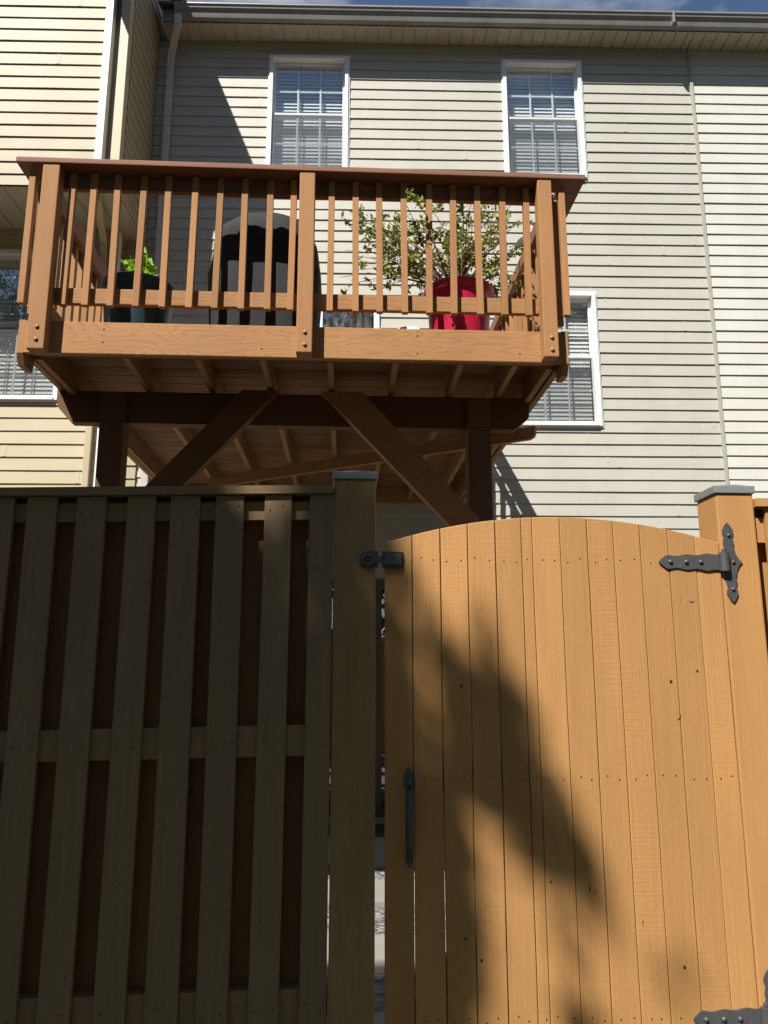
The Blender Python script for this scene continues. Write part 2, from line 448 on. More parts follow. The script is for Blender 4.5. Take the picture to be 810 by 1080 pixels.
# ------------------------------------------------------------------ siding
ROW = 0.1254
def siding(mb, a0, a1, z0, z1, phase, P, holes=(), lip=0.0115, ROW=ROW):
    """lap siding rows as sloped strips; P(a, out, z) -> point"""
    k = math.floor((z0 - phase) / ROW)
    while phase + k * ROW < z1:
        r0 = phase + k * ROW; r1 = r0 + ROW; k += 1
        za, zb = max(r0, z0), min(r1, z1)
        if zb - za < 0.002: continue
        cuts = sorted(set([za, zb] + [h[2] for h in holes if za < h[2] < zb] + [h[3] for h in holes if za < h[3] < zb]))
        for c0, c1 in zip(cuts, cuts[1:]):
            zm = (c0 + c1) / 2
            segs = [(a0, a1)]
            for h in holes:
                if h[2] < zm < h[3]:
                    ns = []
                    for s0, s1 in segs:
                        if h[1] <= s0 or h[0] >= s1: ns.append((s0, s1)); continue
                        if h[0] > s0: ns.append((s0, h[0]))
                        if h[1] < s1: ns.append((h[1], s1))
                    segs = ns
            def out(z): return lip * (1 - (z - r0) / ROW) + 0.001
            rj = random.Random(int(r0 * 1000) + int(a0 * 77))
            seg2 = []
            for s0, s1 in segs:                     # staggered overlaps between lengths of siding
                j = a0 + rj.uniform(.6, 3.6)
                cur = s0
                while j < s1:
                    if j > cur + .05: seg2.append((cur, j, 0)); cur = j
                    j += 3.66
                seg2.append((cur, s1, 1))
            for s0, s1, up_ in seg2:
                if up_ and s0 > a0 + .01 and s0 not in [q[0] for q in segs]:
                    ov = 0.0016
                    mb.add([P(s0 - .025, out(c0) + ov, c0 + .002), P(s0 + .004, out(c0) + ov, c0 + .002), P(s0 + .004, out(c1) + ov, c1), P(s0 - .025, out(c1) + ov, c1)], [(0, 1, 2, 3)])
                nn = max(1, int((s1 - s0) / .45)); o1 = out(c1)
                low = abs(c0 - r0) < 1e-6
                pr = None
                for q in range(nn + 1):              # slight waviness of the thin vinyl
                    x = s0 + (s1 - s0) * q / nn
                    w = math.sin(x * 1.9 + r0 * 13.7) * .5 + math.sin(x * 4.3 + r0 * 31.1) * .5
                    oo = out(c0) + (w * .0016 if low else 0); zz = c0 - (.0012 * (1 + math.sin(x * 2.7 + r0 * 21.3)) if low else 0)
                    cu = (P(x, oo, zz), P(x, o1, c1), P(x, 0, zz))
                    if pr:
                        mb.add([pr[0], cu[0], cu[1], pr[1]], [(0, 1, 2, 3)])
                        if low: mb.add([pr[2], cu[2], cu[0], pr[0]], [(0, 1, 2, 3)])
                    pr = cu

def window(root, u0, u1, z0, z1, v, cols, rows, zmeet, blind=True, label=None, screen=True):
    """double-hung window: casing (part) > sash, muntin, glass, blind, screen"""
    cw = 0.036
    mb = MB()
    vf = v - 0.035                      # casing face, proud of the siding
    mb.box(u0, u0 + cw, vf, v + 0.10, z0, z1, ch=0.004); mb.box(u1 - cw, u1, vf, v + 0.10, z0, z1, ch=0.004)
    mb.box(u0 + cw, u1 - cw, vf, v + 0.10, z1 - cw, z1, ch=0.004); mb.box(u0 + cw, u1 - cw, vf - 0.012, v + 0.10, z0, z0 + cw * 0.9, ch=0.004)
    # thin J-channel around
    e = 0.014
    mb.box(u0 - e, u0 - 0.001, v - 0.020, v + 0.01, z0 - e, z1 + e); mb.box(u1 + 0.001, u1 + e, v - 0.020, v + 0.01, z0 - e, z1 + e)
    mb.box(u0, u1, v - 0.020, v + 0.01, z1 + 0.001, z1 + e); mb.box(u0, u1, v - 0.020, v + 0.01, z0 - e, z0 - 0.001)
    w = mb.build('window', M['trim'], root)
    if label: w['label'] = label
    a0, a1 = u0 + cw, u1 - cw
    s = 0.025
    for (b0, b1, vv, low) in ((zmeet - 0.012, z1 - cw, v + 0.035, False), (z0 + cw * 0.9, zmeet + 0.022, v + 0.0, True)):
        mb = MB()
        mb.box(a0, a0 + s, vv, vv + 0.03, b0, b1, ch=0.003); mb.box(a1 - s, a1, vv, vv + 0.03, b0, b1, ch=0.003)
        mb.box(a0 + s, a1 - s, vv, vv + 0.03, b1 - s, b1, ch=0.003); mb.box(a0 + s, a1 - s, vv, vv + 0.03, b0, b0 + s, ch=0.003)
        mb.build('sash', M['trim'], w)
        g0, g1, h0, h1 = a0 + s, a1 - s, b0 + s, b1 - s
        mb = MB(); mb.add([(g0, vv + 0.012, h0), (g1, vv + 0.012, h0), (g1, vv + 0.012, h1), (g0, vv + 0.012, h1)], [(0, 1, 2, 3)])
        mb.build('glass', M['glass'], w, fix=False)
        mb = MB()
        for i in range(1, cols):
            x = g0 + (g1 - g0) * i / cols
            mb.box(x - 0.0095, x + 0.0095, vv + 0.016, vv + 0.022, h0, h1)
        for i in range(1, rows):
            z = h0 + (h1 - h0) * i / rows
            mb.box(g0, g1, vv + 0.0235, vv + 0.0275, z - 0.0095, z + 0.0095)
        mb.build('muntin', M['trim'], w)
        if low and screen:
            mb = MB(); mb.add([(g0 - .02, vv - 0.012, h0 - .01), (g1 + .02, vv - 0.012, h0 - .01), (g1 + .02, vv - 0.012, h1 + .02), (g0 - .02, vv - 0.012, h1 + .02)], [(0, 1, 2, 3)])
            mb.build('insect_screen', M['screen'], w, fix=False)
    if blind:
        mb = MB()
        z = z1 - cw - 0.05
        mb.box(a0 + .01, a1 - .01, v + 0.10, v + 0.14, z, z1 - cw)
        while z > z0 + cw:
            Mx = Matrix.Translation((0, v + 0.118, z)) @ Matrix.Rotation(R(68 + rnd.uniform(-4, 4)), 4, 'X')
            mb.box(a0 + .012, a1 - .012, -0.027, 0.027, -0.001, 0.001, M=Mx)
            z -= 0.042
        mb.mat = 1
        for t in (0.36, 0.68):
            x = a0 + (a1 - a0) * t
            mb.box(x - 0.006, x + 0.006, v + 0.088, v + 0.091, z0 + cw, z1 - cw)
        mb.build('blind', [M['blind'], M['cord']], w)
    mb = MB(); mb.box(u0 + 0.01, u1 - 0.01, v + 0.45, v + 0.47, z0, z1)
    mb.box(u0 - .03, u0 + .01, v + 0.102, v + .45, z0, z1); mb.box(u1 - .01, u1 + .03, v + 0.102, v + .45, z0, z1)
    mb.box(u0, u1, v + 0.102, v + .45, z1, z1 + .03); mb.box(u0, u1, v + 0.102, v + .45, z0 - .03, z0)
    mb.build('room_lining', M['room'], w)
    return w

def soffit_strips(mb, a0, a1, b0, b1, z, P, step=0.125):
    a = a0
    while a < a1 - 0.01:
        e = min(a + step, a1)
        for (x0, x1, zz) in ((a, e - 0.015, z), (e - 0.015, e, z + 0.012)):
            mb.add([P(x0, b0, zz), P(x1, b0, zz), P(x1, b1, zz), P(x0, b1, zz)], [(0, 1, 2, 3)])
        mb.add([P(e - 0.015, b0, z), P(e - 0.015, b0, z + 0.012), P(e - 0.015, b1, z + 0.012), P(e - 0.015, b1, z)], [(0, 1, 2, 3)])
        mb.add([P(e, b0, z), P(e, b0, z + 0.012), P(e, b1, z + 0.012), P(e, b1, z)], [(0, 1, 2, 3)])
        a = e

HY = 7.1; HYAW = 1.3
def gutter_mesh(a0, a1):
    mb = MB()
    prof = [(-0.245, 7.885), (-0.305, 7.885), (-0.312, 7.905), (-0.322, 7.935), (-0.345, 7.965), (-0.352, 7.995), (-0.362, 7.998), (-0.362, 8.012), (-0.345, 8.012),
            (-0.338, 7.968), (-0.314, 7.937), (-0.300, 7.895), (-0.252, 7.895), (-0.252, 8.02), (-0.245, 8.02)]
    mb.prism(prof, lambda p, t: (t, p[0], p[1]), a0, a1)
    return mb

# --- the middle house (greige)
def pick(w): return w
house = thing('town_house', 'greige sided town house behind the raised deck with white sash windows', 'house', (0, HY, 0), HYAW)
PH = 7.323
W1 = (-1.205, -0.375, 6.30, 7.70); W2 = (1.262, 2.098, 6.30, 7.69); W3 = (1.275, 2.112, 3.62, 5.012)
DOOR = (-1.25, -0.045, 3.26, 4.93)
front = lambda a, o, z: (a, -o, z)
BDOOR = (-0.98, 0.86, 0.06, 2.12)
mb = MB()
siding(mb, -2.42, 3.268, 0.0, 7.87, PH, front, [W1, W2, W3, DOOR, BDOOR], ROW=0.1175)
mb.build('siding_wall', M['sid'], house, fix=False)
mb = MB()
mb.box(-2.35, -1.42, 0.002, 0.05, 0, 7.86)
mb.box(-2.35, 3.27, 7.5, 7.55, 0, 8.6); mb.box(-2.35, -2.30, 0.05, 7.5, 0, 8.0); mb.box(3.22, 3.27, 0.05, 7.5, 0, 8.0)
mb.build('back_wall', M['sid'], house)
mb = MB(); soffit_strips(mb, -2.30, 3.27, -0.245, 0.0, 7.872, lambda a, b, z: (a, b, z))
mb.build('soffit', M['soffit'], house, fix=False)
mb = MB(); mb.box(-2.30, 3.27, -0.243, -0.205, 7.890, 8.04); mb.build('fascia_board', M['gutter'], house)
mb = MB(); mb.box(-2.32, 3.265, -0.018, -0.001, 7.80, 7.868); mb.build('frieze_trim', M['trim_g'], house)
gutter_mesh(-2.16, 2.99).build('gutter', M['gutter'], house)
mb = MB()
mb.prism([(-0.32, 8.03), (3.7, 9.6), (7.8, 8.03), (7.8, 8.10), (3.7, 9.68), (-0.32, 8.06)], lambda p, t: (t, p[0], p[1]), -2.33, 3.27)
mb.build('roof', M['roof'], house)
# downspout: outlet, two elbows, long rectangular leader with ribs
def square_pipe(mb, pts, wx, wy):
    for i in range(len(pts) - 1):
        a, b = Vector(pts[i]), Vector(pts[i + 1])
        d = b - a
        q = d.to_track_quat('Z', 'Y').to_matrix().to_4x4()
        ang = Vector((1, 0, 0))
        zax = d.normalized(); xax = (ang - zax * ang.dot(zax)).normalized(); yax = zax.cross(xax)
        Mx = Matrix((xax, yax, zax)).transposed().to_4x4(); Mx.translation = a
        mb.box(-wx / 2, wx / 2, -wy / 2, wy / 2, -0.012, d.length + 0.012, M=Mx, ch=0.007)
mb = MB()
square_pipe(mb, [(-2.12, -0.30, 7.90), (-2.12, -0.30, 7.80), (-2.215, -0.13, 7.60), (-2.24, -0.055, 7.48), (-2.24, -0.055, 0.25), (-2.24, -0.25, 0.10)], 0.068, 0.05)
for z in (6.9, 5.2, 3.4, 1.5): mb.box(-2.285, -2.195, -0.084, -0.079, z, z + 0.03)
mb.build('downspout', M['downsp'], house)
window(house, *W1, 0.0, 3, 2, 7.005); window(house, *W2, 0.0, 3, 2, 7.0); window(house, *W3, 0.0, 3, 2, 4.33)
# sliding patio door with vertical blinds
u0, u1, z0, z1 = DOOR
mb = MB()
mb.box(u0, u0 + .055, -.03, .10, z0, z1, ch=.004); mb.box(u1 - .055, u1, -.03, .10, z0, z1, ch=.004)
mb.box(u0 + .055, u1 - .055, -.03, .10, z1 - .055, z1, ch=.004); mb.box(u0 + .055, u1 - .055, -.035, .10, z0, z0 + .05, ch=.004)
mid = (u0 + u1) / 2
mb.box(mid - .04, mid + .04, .01, .05, z0 + .05, z1 - .055, ch=.004)
dr = mb.build('sliding_door', M['trim'], house)
mb = MB(); mb.add([(u0 + .055, .03, z0 + .05), (mid - .04, .03, z0 + .05), (mid - .04, .03, z1 - .055), (u0 + .055, .03, z1 - .055)], [(0, 1, 2, 3)])
mb.add([(mid + .04, .03, z0 + .05), (u1 - .055, .03, z0 + .05), (u1 - .055, .03, z1 - .055), (mid + .04, .03, z1 - .055)], [(0, 1, 2, 3)])
mb.build('glass', M['glass'], dr, fix=False)
mb = MB()
x = u0 + .08
while x < u1 - .08:
    Mx = Matrix.Translation((x, .14, 0)) @ Matrix.Rotation(R(28 + rnd.uniform(-6, 6)), 4, 'Z')
    mb.box(-.044, .044, -.001, .001, z0 + .07, z1 - .07, M=Mx); x += .078
mb.build('vertical_blind', M['blind'], dr)
mb = MB(); mb.box(u0, u1, .5, .52, z0, z1); mb.box(u0 - .02, u0, .102, .5, z0, z1); mb.box(u1, u1 + .02, .102, .5, z0, z1); mb.box(u0, u1, .102, .5, z1, z1 + .02); mb.box(u0, u1, .102, .5, z0 - .02, z0)
mb.build('room_lining', M['room'], dr)
# ground-floor patio door in the shade under the deck
u0, u1, z0, z1 = BDOOR
mb = MB(); mb.box(u0, u0 + .06, -.03, .10, z0, z1, ch=.004); mb.box(u1 - .06, u1, -.03, .10, z0, z1, ch=.004)
mb.box(u0 + .06, u1 - .06, -.03, .10, z1 - .06, z1, ch=.004); mb.box(u0 + .06, u1 - .06, -.04, .10, z0, z0 + .05, ch=.004)
mb.box(-.10, -.02, .01, .05, z0 + .05, z1 - .06, ch=.004)
bd = mb.build('patio_door', M['bronze'], house)
mb = MB()
for p0, p1 in ((u0 + .06, -.10), (-.02, u1 - .06)):
    mb.add([(p0, .03, z0 + .05), (p1, .03, z0 + .05), (p1, .03, z1 - .06), (p0, .03, z1 - .06)], [(0, 1, 2, 3)])
mb.build('glass', M['glass'], bd, fix=False)
mb = MB(); mb.box(u0, u1, .6, .62, z0, z1); mb.box(u0 - .02, u0, .102, .6, z0, z1); mb.box(u1, u1 + .02, .102, .6, z0, z1); mb.box(u0, u1, .102, .6, z1, z1 + .02); mb.box(u0, u1, .102, .6, z0 - .02, z0)
mb.build('room_lining', M['dark'], bd)
# black flood lamp on the wall
mb = MB(); mb.sm = True
mb.lathe([(0.055, 0), (0.055, .022), (.02, .03), (.018, .05)], (1.475, -.019, 5.43), 16, Matrix.Rotation(R(90), 3, 'X'))
Mr = Matrix.Rotation(R(-50), 3, 'Z') @ Matrix.Rotation(R(75), 3, 'X')
mb.lathe([(.022, 0), (.03, .03), (.034, .07), (.062, .13), (.064, .165), (.05, .172)], (1.475, -.066, 5.43), 18, Mr)
mb.build('flood_lamp', M['dark'], house)

# --- the house on the right (paler siding, shares the wall plane)
house_r = thing('town_house', 'paler off white sided town house wall beyond the vertical seam at the right edge', 'house', (0, HY, 0), HYAW)
mb = MB(); siding(mb, 3.302, 9.0, 0.0, 7.87, PH + 0.012, front, [], ROW=0.1175)
mb.build('siding_wall', M['sid_r'], house_r, fix=False)
mb = MB(); mb.box(3.268, 3.302, -0.022, 0.03, 0, 7.87, ch=.003); mb.build('seam_trim', M['trim_g'], house_r)
mb = MB(); mb.box(3.272, 9.0, 0.002, 0.05, 0, 7.86); mb.box(3.28, 9.0, 7.5, 7.55, 0, 8.6); mb.box(8.95, 9.0, 0.05, 7.5, 0, 8.0); mb.build('back_wall', M['sid_r'], house_r)
mb = MB(); soffit_strips(mb, 3.27, 9.0, -0.245, 0.0, 7.872, lambda a, b, z: (a, b, z)); mb.build('soffit', M['soffit'], house_r, fix=False)
mb = MB(); mb.box(3.27, 9.0, -0.243, -0.205, 7.890, 8.04); mb.build('fascia_board', M['gutter'], house_r)
gutter_mesh(2.995, 9.0).build('gutter', M['gutter'], house_r)
mb = MB(); mb.box(2.985, 3.005, -.366, -.24, 7.881, 8.016); mb.build('gutter_joint', M['gutter'], house_r)
mb = MB()
mb.prism([(-0.32, 8.03), (3.7, 9.6), (7.8, 8.03), (7.8, 8.10), (3.7, 9.68), (-0.32, 8.06)], lambda p, t: (t, p[0], p[1]), 3.275, 9.1)
mb.build('roof', M['roof'], house_r)

# --- the house on the left (cream), upper storey jutting forward over a soffit
house_a = thing('town_house', 'cream sided town house at the left whose upper storey juts out over a tan soffit', 'house', (0, HY, 0), HYAW)
VU, VL, ZB = -0.90, -0.20, 5.53
AW = (-3.93, -3.045, 3.77, 5.29)
mb = MB()
siding(mb, -9.0, -2.612, ZB, 8.75, 6.52, lambda a, o, z: (a, VU - o, z))
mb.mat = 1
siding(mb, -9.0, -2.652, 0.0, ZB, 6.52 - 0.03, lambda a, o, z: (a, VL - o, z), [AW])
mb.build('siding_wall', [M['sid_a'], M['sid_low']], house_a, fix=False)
mb = MB(); siding(mb, VU + .075, -0.02, ZB, 8.75, 6.50, lambda a, o, z: (-2.39 + o, a, z))
mb.build('side_wall', M['sid_a'], house_a, fix=False)
mb = MB()
mb.box(-2.612, -2.545, VU - .028, VU + .05, ZB - .02, 8.72, ch=.004)
mb.box(-2.652, -2.578, VL - .028, VL + .05, 0, ZB - .03, ch=.004)
mb.build('corner_post', M['trim'], house_a)
mb = MB(); mb.box(-2.468, -2.385, VU - .03, VU + .07, ZB - .02, 8.72, ch=.004); mb.build('corner_board', M['trim_c'], house_a)
mb = MB(); mb.box(-2.545, -2.455, VU + .10, VU + .12, ZB, 8.72); mb.box(-2.56, -2.547, VU + .05, VU + .27, ZB, 8.72); mb.build('recess', M['gutter'], house_a)
mb = MB(); siding(mb, VL + .05, -0.02, 0, ZB, 6.46, lambda a, o, z: (-2.60 + o, a, z)); siding(mb, -2.60, -2.34, 0, ZB, 6.46, lambda a, o, z: (a, -.022 - o, z)); mb.build('side_wall', M['sid_a'], house_a, fix=False)
mb = MB(); mb.box(-9, -2.565, -.88, -.80, ZB + .03, 8.72); mb.box(-9, -3.96, -.18, -.10, 0, ZB); mb.box(-3.02, -2.6, -.18, -.10, 0, ZB); mb.box(-9, -8.9, -.1, 7.5, 0, 8.7)
mb.box(-9, -2.4, 7.45, 7.5, 0, 8.7); mb.box(-2.45, -2.40, -.62, 7.45, ZB + .03, 8.7)
mb.build('back_wall', M['sid_a'], house_a)
mb = MB(); soffit_strips(mb, -9.0, -2.36, VU + .01, 0.0, ZB - .005, lambda a, b, z: (a, b, z), 0.2); mb.build('soffit', M['soffit'], house_a, fix=False)
window(house_a, *AW, VL, 2, 2, 4.545, blind=True)
# roof: rake edge towards the middle house, unseen front strip shaped to shade it
mb = MB()
mb.prism([(-1.15, 8.33), (3.3, 9.63), (8.0, 8.2), (8.0, 8.32), (3.3, 9.77), (-1.15, 8.46)], lambda p, t: (t, p[0], p[1]), -9.2, -2.922)
mb.prism([(-1.72, 8.17), (3.3, 9.64), (8.0, 8.21), (8.0, 8.33), (3.3, 9.78), (-1.72, 8.30)], lambda p, t: (t, p[0], p[1]), -2.92, -2.30)
mb.build('roof', M['roof'], house_a)
mb = MB(); square_pipe(mb, [(-2.60, -.80, 5.56), (-2.60, -.80, 5.47), (-2.71, -.28, 5.36), (-2.72, -.24, 5.25), (-2.72, -.24, .2)], .06, .045)
mb.build('downspout', M['trim_c'], house_a)

# ------------------------------------------------------------------ raised deck
DY, DYAW = 4.1, 2.9
# the deck below is drawn for a 42 inch rail; DK brings every part to the true 36 inch rail
DK = 0.87
DZ0 = EYE * (1 - DK)
deck = thing('raised_deck', 'brown timber deck raised on braced posts against the house, with slatted railing', 'deck', (0, DY * DK, 0), DYAW)
XD, YD, ZD = M['deck_x'], M['deck_y'], M['deck_z']
def bx(name, mat, *a, ch=0.004, parent=deck, M_=None):
    mb = MB(); mb.box(*a, ch=ch, M=M_)
    return mb.build(name, mat, parent)
# floor structure
f = MB(); f.box(-2.04, 1.052, 0.090, .128, 3.05, 3.243, ch=.004)
f.mat = 1
for (x, z) in ((-2.02, 3.10), (-2.02, 3.19), (-1.6, 3.12), (-1.6, 3.2), (-.7, 3.1), (.2, 3.2), (.2, 3.09), (.8, 3.1)):
    f.box(x - .004, x + .004, .0885, .092, z - .004, z + .004)
f.build('rim_board', [XD, M['nail']], deck)
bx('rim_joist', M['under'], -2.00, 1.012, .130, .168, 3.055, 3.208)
bx('rim_joist', YD, -2.002, -1.964, .170, 3.98, 3.04, 3.208)
bx('rim_joist', YD, .976, 1.014, .170, 3.98, 3.04, 3.208)
mb = MB()
mb.prism([(.095, 3.05), (.13, 2.985), (.24, 2.985), (.26, 3.07), (3.98, 3.07), (3.98, 3.25), (.095, 3.25)], lambda p, t: (t, p[0], p[1]), -2.078, -2.042)
mb.build('side_fascia', YD, deck)
mb = MB()
mb.prism([(.095, 3.05), (.13, 2.985), (.24, 2.985), (.26, 3.07), (3.98, 3.07), (3.98, 3.25), (.095, 3.25)], lambda p, t: (t, p[0], p[1]), 1.054, 1.09)
mb.build('side_fascia', YD, deck)
for u in (-1.505, -1.093, -.709, -.308, .082, .472, .80):
    bx('joist', YD, u - .019, u + .019, .170, 3.98, 3.078 + rnd.uniform(-.006, .004), 3.209)
bx('ledger_board', XD, -1.96, .97, 3.985, 4.02, 3.03, 3.209)
v = .132
while v < 4.0:
    bx('floor_board', M['floor'], -2.04 + rnd.uniform(0, .004), 1.05, v, min(v + .136, 4.03), 3.211, 3.242 + rnd.uniform(-.001, .001)); v += .142
# beam, posts, braces
def sc2(p): return (p[0] * 1.07, EYE + (p[1] - EYE) * 1.07)
mb = MB()
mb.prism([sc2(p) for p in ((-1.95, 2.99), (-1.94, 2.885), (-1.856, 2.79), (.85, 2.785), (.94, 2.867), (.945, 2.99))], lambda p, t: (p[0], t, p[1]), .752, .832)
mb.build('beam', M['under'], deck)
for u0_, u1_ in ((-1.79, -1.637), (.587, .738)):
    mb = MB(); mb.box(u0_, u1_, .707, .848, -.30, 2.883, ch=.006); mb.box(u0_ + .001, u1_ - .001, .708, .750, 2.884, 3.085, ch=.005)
    mb.build('support_post', M['post_shaded'], deck)
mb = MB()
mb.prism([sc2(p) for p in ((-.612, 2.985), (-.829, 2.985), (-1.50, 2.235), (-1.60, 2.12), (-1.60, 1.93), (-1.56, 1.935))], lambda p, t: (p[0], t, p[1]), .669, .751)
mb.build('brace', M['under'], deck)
mb = MB()
mb.prism([sc2(p) for p in ((-.349, 2.985), (-.099, 2.985), (.552, 2.262), (.60, 2.205), (.60, 2.02), (.565, 2.012))], lambda p, t: (p[0], t, p[1]), .670, .7515)
mb.build('brace', XD, deck)
a, b = Vector((-1.50, 3.10, 0)), Vector((1.20, 1.34, 0))
d = (b - a).normalized(); n = Vector((-d.y, d.x, 0))
mb = MB()
def diagf(p, t): q = a + d * p[0] + n * t; return (q.x, q.y, p[1])
LN = (b - a).length
mb.prism([(0, 2.966), (LN - .05, 2.966), (LN - .015, 2.981), (LN, 3.01), (LN, 3.062), (0, 3.062)], diagf, -.019, .019)
mb.build('diagonal_brace', YD, deck)
# railing posts with carriage bolts
def bolt(mb, x, y, z):
    mb.sm = True
    mb.lathe([(.0125, 0), (.0125, .002), (.010, .006), (.005, .0085), (.001, .009)], (x, y, z), 12, Matrix.Rotation(R(90), 3, 'X'))
    mb.sm = False
for (u0_, u1_, zb) in ((-1.990, -1.893, 3.075), (-.499, -.408, 3.085), (.923, 1.008, 3.088)):
    p = bx('railing_post', ZD, u0_, u1_, 0, .088, zb, 4.2245, ch=.006)
    um = (u0_ + u1_) / 2
    for z in (3.13, 3.205):
        mb = MB(); bolt(mb, um + .004, -.0005, z); mb.build('bolt', M['bolt'], p)
# caps
bx('cap_rail', M['cap'], -2.145, 1.218, -.008, .138, 4.2255, 4.2595, ch=.006)
bx('cap_rail', M['cap'], -2.145, -2.005, .140, 3.98, 4.2255, 4.2595, ch=.006)
bx('cap_rail', M['cap'], 1.076, 1.218, .140, 3.98, 4.2255, 4.2595, ch=.006)
# rails; top rails take the darker cap stain for the cap's shadow
for (a0, a1) in ((-2.0, -.455), (-.4545, 1.02)):
    bx('top_rail', M['cap'], a0, a1, .107, .145, 4.135, 4.2245); bx('bottom_rail', XD, a0, a1, .107, .145, 3.352, 3.447)
for ur in (-2.022, 1.042):
    bx('top_rail', M['cap'], ur - .019, ur + .019, .147, 3.98, 4.135, 4.2245); bx('bottom_rail', YD, ur - .019, ur + .019, .147, 3.98, 3.352, 3.447)
# balusters
for u in (-1.84, -1.715, -1.575, -1.426, -1.279, -1.123, -.975, -.827, -.676, -.540, -.312, -.165, -.023, .125, .274, .42, .572, .721, .866):
    t = R(rnd.uniform(-.5, .5))
    bx('baluster', ZD, -.0185, .0185, 0, .037, 3.375 - 3.75, 4.215 - 3.75, ch=.0025, M_=Matrix.Translation((u, .069, 3.75)) @ Matrix.Rotation(t, 4, 'Y'))
for (u, s) in ((-2.0415, -1), (1.0615, 1)):
    v = .055
    while v < 3.9:
        x0, x1 = (u - .037, u) if s < 0 else (u, u + .037)
        bx('baluster', ZD, x0, x1, v - .0185, v + .0185, 3.365, 4.205, ch=.0025); v += .142

RAISE = dict(rim_board=.038, rim_joist=.038, side_fascia=.038, joist=.038, ledger_board=.038, floor_board=.038, diagonal_brace=.038, bottom_rail=.05)
for o in [c for c in deck.children] + [c for k in deck.children for c in k.children]:
    for vtx in o.data.vertices:
        dz = RAISE.get(o.name.split('.')[0], 0)
        vtx.co = (vtx.co.x * DK, vtx.co.y * DK, (vtx.co.z + dz) * DK + DZ0)

# ------------------------------------------------------------------ things on the deck
def place(u, v, z):
    c, s = math.cos(R(DYAW)), math.sin(R(DYAW))
    u, v = u * DK, v * DK
    return (u * c - v * s, DY * DK + u * s + v * c, z)
FLOOR = 3.283 * DK + DZ0
def shrink(root):
    for o in root.children:
        for vtx in o.data.vertices: vtx.co = vtx.co * DK
def leaf(mb, p, L, W, nrm=None, rg=rnd):
    d = Vector((rg.gauss(0, 1), rg.gauss(0, 1), rg.gauss(0.2, .8))).normalized()
    s_ = d.orthogonal(); s_.rotate(Matrix.Rotation(rg.uniform(0, 6.28), 3, d)); s_.normalize()
    up = d.cross(s_)
    p = Vector(p)
    mb.add([p, p + d * L * .5 + s_ * W * .5 + up * L * .04, p + d * L, p + d * L * .5 - s_ * W * .5 + up * L * .04], [(0, 1, 2, 3)])
def pot_prof(rt, rb, h, lip):
    return [(rb * .9, 0), (rb, .004), (rb + .0015, .012), (rb + .003, .03), (rt - .014, h - lip - .03), (rt - .0125, h - lip - .006), (rt - .011, h - lip), (rt + .007, h - lip + .002), (rt + .009, h - lip + .010), (rt + .012, h - .012), (rt + .012, h - .005), (rt + .008, h), (rt, h + .001), (rt - .008, h), (rt - .014, h - .05), (.0, h - .05)]

pt = thing('potted_plant', 'teal plastic pot on the deck by the left railing, sprouting bright yellow green leaves', 'plant', place(-1.57, .62, FLOOR), DYAW)
mb = MB(); mb.sm = True; mb.lathe(pot_prof(.232, .18, .475, .05), (0, 0, 0), 36); mb.build('pot', M['teal'], pt)
rg = random.Random(3)
sm_, lf = MB(), MB()
for i in range(9):
    a = rg.uniform(0, 6.28); r = rg.uniform(.03, .17); h = rg.uniform(.06, .24)
    base = Vector((.05 * math.cos(a), .05 * math.sin(a), .43)); top = Vector((r * math.cos(a) + .0, r * math.sin(a) - .03, .50 + h))
    sm_.tube([base, (base + top) / 2 + Vector((0, 0, .03)), top], [.004, .003, .002], 5)
    for k in range(6):
        leaf(lf, base.lerp(top, rg.uniform(.6, 1.0)), rg.uniform(.07, .12), rg.uniform(.035, .06), rg=rg)
sm_.build('stem', M['twig'], pt); lf.build('foliage', M['leaf_y'], pt, fix=False); shrink(pt)

pt = thing('potted_shrub', 'red plastic pot on the deck holding a twiggy shrub with small olive leaves', 'plant', place(.52, .56, FLOOR), DYAW)
mb = MB(); mb.sm = True; mb.lathe(pot_prof(.222, .178, .475, .045), (0, 0, 0), 36); mb.build('pot', M['red'], pt)
rg = random.Random(11)
sm_, lf = MB(), MB()
tips = []
for i in range(46):
    # wide fan, leaning to the left, flat against the railing side
    x = rg.uniform(-.80, .46); y = rg.uniform(-.20, .34)
    zt = rg.uniform(.04, .56) * (1 - .40 * abs(x + .05)) + .56
    tips.append((x, y, zt))
tips += [(-.36, -.58, .80), (-.38, -.52, .76), (-.72, -.25, .78), (-.78, -.1, .92), (-.6, -.2, .70), (.40, -.2, 1.10), (.42, .1, 1.05), (.36, 0, 1.14), (.1, 0, 1.14), (-.2, 0, 1.12), (-.05, -.2, 1.12), (.2, -.1, 1.12), (.05, .1, 1.0), (.3, -.1, .9)]
for (x, y, zt) in tips:
    base = Vector((rg.uniform(-.05, .05), rg.uniform(-.05, .05), .42)); top = Vector((x, y, zt))
    midp = base.lerp(top, .45) + Vector((rg.uniform(-.04, .04), rg.uniform(-.04, .04), .08))
    path = [base, base.lerp(midp, .5) + Vector((0, 0, .03)), midp, midp.lerp(top, .5) + Vector((rg.uniform(-.03, .03), 0, .03)), top]
    sm_.tube(path, [.005, .0045, .0035, .0028, .0018], 5)
    for k in range(rg.randint(3, 6)):
        t = rg.uniform(.35, 1.0)
        q = midp.lerp(top, (t - .35) / .65)
        e = q + Vector((rg.gauss(0, .055), rg.gauss(0, .055), rg.gauss(.02, .05)))
        sm_.tube([q, e], [.0018, .0011], 4)
        for _ in range(rg.randint(9, 17)):
            leaf(lf, q.lerp(e, rg.uniform(.3, 1.1)) + Vector((rg.gauss(0, .010), rg.gauss(0, .010), rg.gauss(0, .010))), rg.uniform(.020, .056), rg.uniform(.012, .028), rg=rg)
sm_.build('branch', M['twig'], pt); lf.build('foliage', M['leaf_b'], pt, fix=False); shrink(pt)

